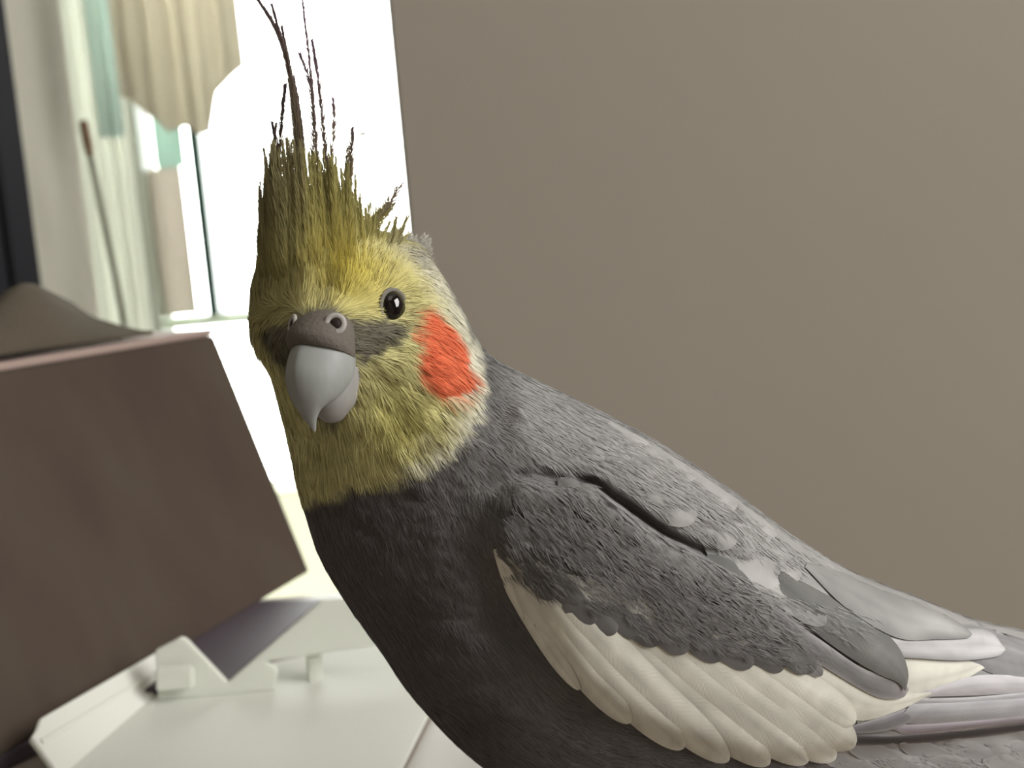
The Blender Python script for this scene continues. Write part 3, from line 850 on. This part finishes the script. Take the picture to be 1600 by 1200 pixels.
# scapulars and back
for k, (b, t, w, g) in enumerate([((980, 735), (1085, 815), 60, 1.0), ((1050, 775), (1150, 850), 64, 1.02), ((1120, 820), (1232, 922), 66, 1.12), ((1170, 840), (1250, 905), 44, 1.05),
                                  ((1060, 730), (1150, 795), 56, 1.0), ((1130, 770), (1215, 835), 58, 1.05), ((1195, 822), (1330, 938), 62, 1.1), ((1220, 838), (1310, 892), 40, 1.12),
                                  ((940, 665), (1040, 735), 56, .98), ((1010, 690), (1090, 745), 44, 1.0), ((930, 650), (1015, 692), 30, 1.1),
                                  ((1290, 882), (1400, 950), 46, 1.1), ((1100, 850), (1190, 905), 30, 1.0)]):
    u_, l_ = leaf(b, t, w, -3, 8, .45)
    vane('scapular_feather', u_, l_, 4 - k * .1, pig(b, t) * g * .92, nl=18, nw=8, tip_lift=4, edge=pig(b, t) * g * 1.06, spot=pig(b, t) * g * 1.1, bow=.04)
# flank feathers under the wing, their lit brightness painted into the grey
for k in range(14):
    x0 = 1290 + k * 26 + rng.normal(0, 4); y0 = 1172 + (k % 3) * 12
    u_, l_ = leaf((x0 - 44, y0 - 8), (x0 + 50, y0 + 20), 30, 2, 7, .6)
    vane('flank_feather', u_, l_, (k % 3) * 1.2, A(172, 171, 171) * rng.uniform(.92, 1.06), nl=12, nw=6, tip_lift=2, edge=A(184, 183, 183), bow=.03)
# tail
for k in range(6):
    o_ = (k - 2.5) * 16
    pts = catmull([(1900, 1150 + o_ * .6, -320), (2300, 1210 + o_, -400), (2750, 1275 + o_ * 1.3, -500), (2800, 1285 + o_ * 1.3, -510)], 20)
    w = np.array([18] * 15 + [17, 15, 12, 7, 1.5])
    q = np.linspace(-1, 1, 7)
    Pq = np.zeros((20, 7, 3))
    Pq[..., 0] = (pts[:, 0] - 800)[:, None]; Pq[..., 1] = (600 - pts[:, 1])[:, None] - q[None] * w[:, None]; Pq[..., 2] = pts[:, 2][:, None] + 4 * (1 - q ** 2)[None] + k * 3
    me = grid_mesh('tail_feather', toW(Pq)); setcol(me, np.broadcast_to(A(120, 118, 118), (140, 3)))
    link('tail_feather', me, feather_m, bird, smooth=True)

# ---- crest: long wispy feathers, each its own mesh of a shaft and separate barbs
PURP, OLV, CY = A(134, 112, 120), A(150, 144, 104), A(196, 190, 116)


crest_m = feather_m.copy(); crest_m.name = 'crest_feathers'
nt = crest_m.node_tree
tl = nt.nodes.new('ShaderNodeBsdfTranslucent'); at3 = nt.nodes.new('ShaderNodeAttribute'); at3.attribute_name = 'Col'
nt.links.new(at3.outputs['Color'], tl.inputs[0]); ms = nt.nodes.new('ShaderNodeMixShader'); ms.inputs[0].default_value = .45
nt.links.new(nt.nodes['Principled BSDF'].outputs[0], ms.inputs[1]); nt.links.new(tl.outputs[0], ms.inputs[2]); nt.links.new(ms.outputs[0], nt.nodes['Material Output'].inputs[0])


def crest(pts, w0, col0, col1, barb=13, z0=90, z1=60, dens=1.6, spread=.5, shaft=1.6, name='crest_feather', pw=.85):
    c = catmull(pts, 60); n = len(c)
    t = np.linspace(0, 1, n)
    z = z0 + (z1 - z0) * t
    Cc = B(c[:, 0], c[:, 1], z)
    T = np.gradient(Cc, axis=0); T /= np.linalg.norm(T, axis=1)[:, None]
    length = np.linalg.norm(np.diff(Cc, axis=0), axis=1).sum()
    Nn = np.cross(T, [0, 0, 1.0]); Nn /= np.linalg.norm(Nn, axis=1)[:, None]
    nb = int(length * dens)
    V, Fc, CL = [], [], []
    # shaft
    w = shaft * (1 - t * .75)
    for i in range(n):
        V += [Cc[i] - Nn[i] * w[i], Cc[i] + Nn[i] * w[i], Cc[i] + np.array([0, 0, w[i]])]
        cc = (col0 + (col1 - col0) * t[i]) * .8
        CL += [cc] * 3
        if i:
            a = (i - 1) * 3; b = i * 3
            Fc += [(a, a + 2, b + 2, b), (a + 2, a + 1, b + 1, b + 2)]
    for k in range(nb):
        tt = rng.random() ** pw * .985
        f = tt * (n - 1); i = int(f); u = f - i
        p = Cc[i] * (1 - u) + Cc[min(i + 1, n - 1)] * u
        sgn = rng.choice([-1, 1])
        bl_ = barb * (1.15 - tt) ** .8 * rng.uniform(.6, 1.25) + 2
        a = spread * rng.uniform(.6, 1.3)
        dr = T[i] * math.cos(a) + Nn[i] * sgn * math.sin(a) + np.array([0, 0, rng.normal(0, .22)])
        dr /= np.linalg.norm(dr)
        l3 = bl_ * 1.9
        wv = np.cross(dr, [0, 0, 1.0]); wv = wv / (np.linalg.norm(wv) + 1e-6) * w0 * rng.uniform(.7, 1.2)
        wv = wv * .8 + np.array([0, 0, rng.normal(0, .3)]) * w0
        bend = T[i] * l3 * .12
        cc = (col0 + (col1 - col0) * np.clip(tt + rng.normal(0, .06), 0, 1)) * rng.uniform(.8, 1.2)
        b0_ = len(V)
        V += [p - wv, p + wv, p + dr * l3 * .55 - wv * .7 + bend * .4, p + dr * l3 * .55 + wv * .7 + bend * .4, p + dr * l3 + bend]
        CL += [cc] * 5
        Fc += [(b0_, b0_ + 1, b0_ + 3, b0_ + 2), (b0_ + 2, b0_ + 3, b0_ + 4)]
    me = bpy.data.meshes.new(name)
    me.from_pydata(toW(np.array(V)).tolist(), [], Fc); me.update()
    setcol(me, np.clip(np.array(CL), 0, 1))
    return link(name, me, crest_m, bird, smooth=True)


P2 = A(150, 122, 140)
crest([(478, 400), (470, 320), (466, 250), (458, 160), (447, 90), (428, 40), (398, -8)], .55, OLV, PURP, 15, 110, 60, 5.5, .2, 2.6)
crest([(484, 400), (476, 330), (470, 240), (460, 150), (444, 80), (424, 5)], .55, OLV, PURP, 13, 112, 66, 5, .2, 2.0)
crest([(470, 390), (464, 300), (462, 210), (454, 120), (440, 40)], .5, OLV, PURP, 12, 108, 60, 4.5, .22, 1.8)
crest([(474, 395), (470, 310), (472, 240), (466, 170), (458, 120)], .55, OLV, PURP, 14, 100, 60, 5, .22, 1.8)
crest([(506, 390), (499, 300), (492, 200), (484, 100), (472, -6)], .4, OLV, P2, 9, 110, 64, 2.6, .28, 1.7)
crest([(524, 385), (516, 310), (507, 220), (498, 130), (487, 60)], .45, OLV, P2, 11, 108, 66, 3.0, .32, 1.7)
crest([(494, 380), (488, 300), (490, 210), (484, 130), (468, 82)], .4, OLV, P2, 12, 104, 60, 2.2, .35, 1.1)
crest([(444, 420), (437, 330), (436, 250), (441, 180), (446, 130)], .45, OLV, PURP, 12, 98, 56, 3.2, .3, 1.6)
crest([(430, 420), (428, 330), (432, 260), (430, 220), (425, 190)], .45, OLV, PURP, 9, 80, 50, 3.0, .28, 1.4)
crest([(412, 420), (411, 350), (417, 290), (425, 240), (432, 190)], .45, OLV, A(120, 106, 98), 8, 40, 30, 3, .28, 1.2)
crest([(535, 385), (540, 320), (547, 265), (551, 198)], .5, CY, PURP, 15, 104, 66, 3.6, .32, 1.9)
crest([(548, 385), (545, 330), (541, 280), (543, 230)], .45, CY, OLV, 13, 104, 70, 3, .34, 1.3)
crest([(574, 380), (590, 345), (606, 322), (628, 286)], .5, CY, A(150, 132, 130), 17, 84, 60, 2.8, .5, 1.5)
crest([(570, 385), (584, 350), (596, 335), (612, 318)], .5, CY, A(158, 146, 130), 16, 88, 66, 2.8, .5, 1.3)
crest([(516, 385), (512, 330), (516, 260), (522, 200), (520, 150)], .4, CY, P2, 13, 100, 66, 2.4, .32, 1.0)
# shorter olive and yellow tufts that fill the foot of the crest
for k in range(150):
    u = rng.random(); x0 = 408 + 182 * u
    y0 = 455 - 70 * rng.random() ** 1.2 - 12 * math.sin(u * 3.1)
    if k > 143:
        x0 = 590 + 30 * rng.random(); y0 = 398 - 10 * rng.random(); u = 1.0
    top = np.interp(u, [0, .1, .3, .5, .7, .85, 1], [296, 240, 228, 240, 256, 300, 352]) - 14 + rng.exponential(42)
    top = min(top, y0 - 30)
    x1 = np.interp(u, [0, .2, .5, .8, 1], [410, 432, 482, 546, 588]) + rng.normal(0, 6) + (x0 - 585 + 14 if k > 143 else 0)
    zs = surf(x0, y0)[0][2]
    rc = plumage(np.array([x0]), np.array([y0]), .5)[0] * rng.uniform(.92, 1.06)
    c1 = (A(186, 180, 126) if u > .45 else A(178, 170, 132)) * rng.uniform(.85, 1.15)
    f_ = rng.uniform(.2, .5)
    crest([(x0, y0), (x0 * (1 - f_) + x1 * f_, y0 * .6 + top * .4), (x1, top)], .5, rc, c1, 14, zs - 1, zs * .55 + 14, 3.4, .2, .7, name='crest_tuft', pw=1.35)
# pale wisps at the back of the crown
for k in range(12):
    u = k / 11; x0 = 628 + 42 * u; y0 = 402 + 16 * u + rng.normal(0, 3)
    crest([(x0 - 8, y0 + 10), (x0, y0 - 12), (x0 + 2 + rng.normal(0, 4), y0 - 30 - rng.random() * 10)], .8, A(170, 165, 150), A(214, 212, 206), 9, 40 - 30 * u, 20 - 30 * u, 1.6, .5, 1.0, name='nape_wisp')

# ---- beak, cere, eyes
HF = np.array([-math.sin(.56), -.05, math.cos(.56)]); HF /= np.linalg.norm(HF)
HS = np.array([math.cos(.56), 0, math.sin(.56)])
HU = np.cross(HF, HS); HU = HU if HU[1] > 0 else -HU
s0, _, _ = surf(500, 545)
BZ = s0[2] - 14
BO = B(506, 545, BZ)


def horn(name, col, rough=.38):
    m = bpy.data.materials.new(name); m.use_nodes = True
    nt = m.node_tree; b = nt.nodes['Principled BSDF']
    b.inputs['Roughness'].default_value = rough; b.inputs['Specular IOR Level'].default_value = .4
    tc = nt.nodes.new('ShaderNodeTexCoord'); mp = nt.nodes.new('ShaderNodeMapping'); mp.inputs['Scale'].default_value = (900, 900, 250)
    n = nt.nodes.new('ShaderNodeTexNoise'); n.inputs['Scale'].default_value = 1.0; n.inputs['Detail'].default_value = 6
    cr = nt.nodes.new('ShaderNodeValToRGB'); c = np.array(lin(col))
    cr.color_ramp.elements[0].color = (*(c * .86), 1); cr.color_ramp.elements[1].color = (*np.minimum(c * 1.1, 1), 1)
    nt.links.new(tc.outputs['Object'], mp.inputs[0]); nt.links.new(mp.outputs[0], n.inputs['Vector']); nt.links.new(n.outputs['Fac'], cr.inputs[0])
    nt.links.new(cr.outputs[0], b.inputs['Base Color'])
    return m


horn_m = horn('beak_horn', (156, 159, 157), .5); low_m = horn('lower_beak_horn', (158, 156, 154), .5); cere_m = horn('cere_skin', (108, 101, 94), .8)
nt = cere_m.node_tree; nb_ = nt.nodes.new('ShaderNodeTexNoise'); nb_.inputs['Scale'].default_value = 1400; nb_.inputs['Detail'].default_value = 4
tcb = nt.nodes.new('ShaderNodeTexCoord'); bpb = nt.nodes.new('ShaderNodeBump'); bpb.inputs['Strength'].default_value = .5; bpb.inputs['Distance'].default_value = .0004
nt.links.new(tcb.outputs['Object'], nb_.inputs['Vector']); nt.links.new(nb_.outputs['Fac'], bpb.inputs['Height']); nt.links.new(bpb.outputs[0], nt.nodes['Principled BSDF'].inputs['Normal'])
dark_m = mat('dark_skin', (34, 22, 20), .6)


def hp(a, c, b):
    return BO + HF * a + HS * c + HU * b


def mandible(secs, n=60, seg=64, sharp=.8, keel=1.0):
    """secs: height, front, back, half width"""
    S_ = catmull(secs, n); P = np.zeros((n, seg, 3)); th = np.linspace(0, 2 * math.pi, seg, endpoint=False)
    for i, (b, fr_, bk, hw) in enumerate(S_):
        mid, ha = (fr_ + bk) / 2, abs(fr_ - bk) / 2
        cs, sn = np.cos(th), np.sin(th)
        aa = mid + ha * np.sign(cs) * np.abs(cs) ** 1.0
        cc = hw * np.sign(sn) * np.abs(sn) ** np.where(cs > 0, keel, sharp)
        P[i] = BO + HF * aa[:, None] + HS * cc[:, None] + HU * (b - .34 * np.maximum(0, fr_ - aa) * (1 - sstep(-60, -120, b)) + np.where(np.asarray(b) < 0, -.07 * b, 0) + 2)[:, None]
    return P


up_secs = [(22, 24, -30, 30), (14, 40, -42, 43), (0, 53, -42, 47), (-18, 61, -36, 47), (-36, 65, -22, 44), (-54, 64, -6, 38), (-72, 60, 12, 29), (-90, 53, 24, 19), (-108, 43, 27, 10), (-121, 34, 25, 4.5), (-128, 28, 24, 1)]
o = link('upper_mandible', grid_mesh('upper_mandible', toW(mandible(up_secs, keel=1.35)), True, True), horn_m, bird, smooth=True)
lo_secs = [(-18, 14, -60, 42), (-40, 24, -56, 40), (-62, 26, -48, 36), (-84, 22, -40, 30), (-102, 12, -34, 22), (-114, 0, -28, 12), (-118, -8, -20, 3)]
o = link('lower_mandible', grid_mesh('lower_mandible', toW(mandible(lo_secs)), True, True), low_m, bird, smooth=True)
# cere: the fleshy band over the beak, with two nostrils
cere_secs = [(6, 50, -38, 48), (14, 53, -38, 50), (24, 52, -38, 50), (36, 42, -38, 48), (46, 28, -38, 42), (52, 12, -38, 30), (55, -6, -38, 12)]
cere = link('cere', grid_mesh('cere', toW(mandible(cere_secs, 40)), True, True), cere_m, bird, smooth=True)


def ring_mesh(name, center, nrm, r1, r2, sx=1.0, sy=1.0, seg=40):
    nrm = nrm / np.linalg.norm(nrm); x = np.cross([0, 1, 0], nrm); x /= np.linalg.norm(x); y = np.cross(nrm, x)
    a = np.linspace(0, 2 * math.pi, seg, endpoint=False); b = np.linspace(0, 2 * math.pi, 14, endpoint=False)
    P = np.zeros((seg + 1, 14, 3))
    for i in range(seg + 1):
        d = x * math.cos(a[i % seg]) * sx + y * math.sin(a[i % seg]) * sy
        P[i] = center + d * r1 + d[None] * (r2 * np.cos(b))[:, None] + nrm[None] * (r2 * .8 * np.sin(b))[:, None]
    return grid_mesh(name, toW(P), True)


def ball_mesh(name, center, nrm, rx, ry, rn, seg=40):
    nrm = nrm / np.linalg.norm(nrm); x = np.cross([0, 1, 0], nrm); x /= np.linalg.norm(x); y = np.cross(nrm, x)
    ph = np.linspace(0.02, math.pi - .02, seg // 2); th = np.linspace(0, 2 * math.pi, seg, endpoint=False)
    P = center + (np.sin(ph)[:, None] * np.cos(th)[None])[..., None] * x * rx + (np.sin(ph)[:, None] * np.sin(th)[None])[..., None] * y * ry + (np.cos(ph)[:, None] * np.ones(seg)[None])[..., None] * nrm * rn
    return grid_mesh(name, toW(P), True, True)


nos_m = horn('nostril_skin', (176, 172, 168), .6)
CG = mandible(cere_secs, 40); NC_ = CG.shape[1]
CF = [[i * NC_ + j, i * NC_ + (j + 1) % NC_, (i + 1) * NC_ + (j + 1) % NC_, (i + 1) * NC_ + j] for i in range(39) for j in range(NC_)]
CT = BVHTree.FromPolygons(CG.reshape(-1, 3).tolist(), CF)
for sg in (1, -1):
    nn = HF * .8 + HS * .55 * sg + HU * .2; nn /= np.linalg.norm(nn)
    o_ = hp(0, 25 * sg, 30)
    hit = CT.ray_cast(Vector((o_ + nn * 200).tolist()), Vector((-nn).tolist()))
    nc = np.array(hit[0]) if hit[0] is not None else o_ + nn * 40
    print('nostril', unB(nc))
    r_ = link('nostril', ring_mesh('nostril', nc, nn, 12, 4.2), nos_m, cere, smooth=True)
    link('nostril_hole', ball_mesh('nostril_hole', nc + nn * .5, nn, 8, 8, 3), dark_m, cere, smooth=True)

eye_m = bpy.data.materials.new('eye_black'); eye_m.use_nodes = True
b_ = eye_m.node_tree.nodes['Principled BSDF']; b_.inputs['Base Color'].default_value = (.006, .004, .004, 1); b_.inputs['Roughness'].default_value = .06
b_.inputs['Coat Weight'].default_value = .5
lid_m = horn('eyelid_skin', (124, 120, 112), .8)
se, ne, _ = surf(615, 479)
for sg in (1, -1):
    if sg == 1:
        en = np.array([.6, .06, .8]); ec = B(614, 480, se[2] + 3)
    else:
        # the other side of the head, turned away
        hit = TREE.find_nearest(Vector(B(396, 490, -70).tolist())); en = np.array(hit[1])
        en = en if en[0] < 0 else -en
        ec = np.array(hit[0]) - en * 5
    eye = link('eye', ball_mesh('eye', ec, en, 19.5, 24, 15), eye_m, bird, smooth=True)
    link('eyelid', ring_mesh('eyelid', ec + en * 2.0, en, 21.5, 3.4, 1, 1.2), lid_m, eye, smooth=True)

# ---- legs, outside the picture but carrying the bird
leg_m = horn('leg_skin', (140, 128, 122), .6)
for sg, xx in ((0, 900), (1, 1010)):
    top = toW(B(xx, 1270, -120 - 110 * sg)); bot = np.array([top[0] + .002, top[1] - .002, .0035])
    leg = link('leg', tube_mesh('leg', [top, top * .5 + bot * .5 + np.array([.004, .002, 0]), bot], [.006, .0026, .0022], 12), leg_m, bird, smooth=True)
    for aa, l_ in ((2.6, .016), (3.5, .018), (-.3, .012), (.5, .014)):
        dv = np.array([math.cos(aa), math.sin(aa), 0])
        link('toe', tube_mesh('toe', [bot, bot + dv * l_ * .5 + np.array([0, 0, .0006]), bot + dv * l_ + np.array([0, 0, -.0016])], [.0019, .0017, .0009], 8), leg_m, leg, smooth=True)
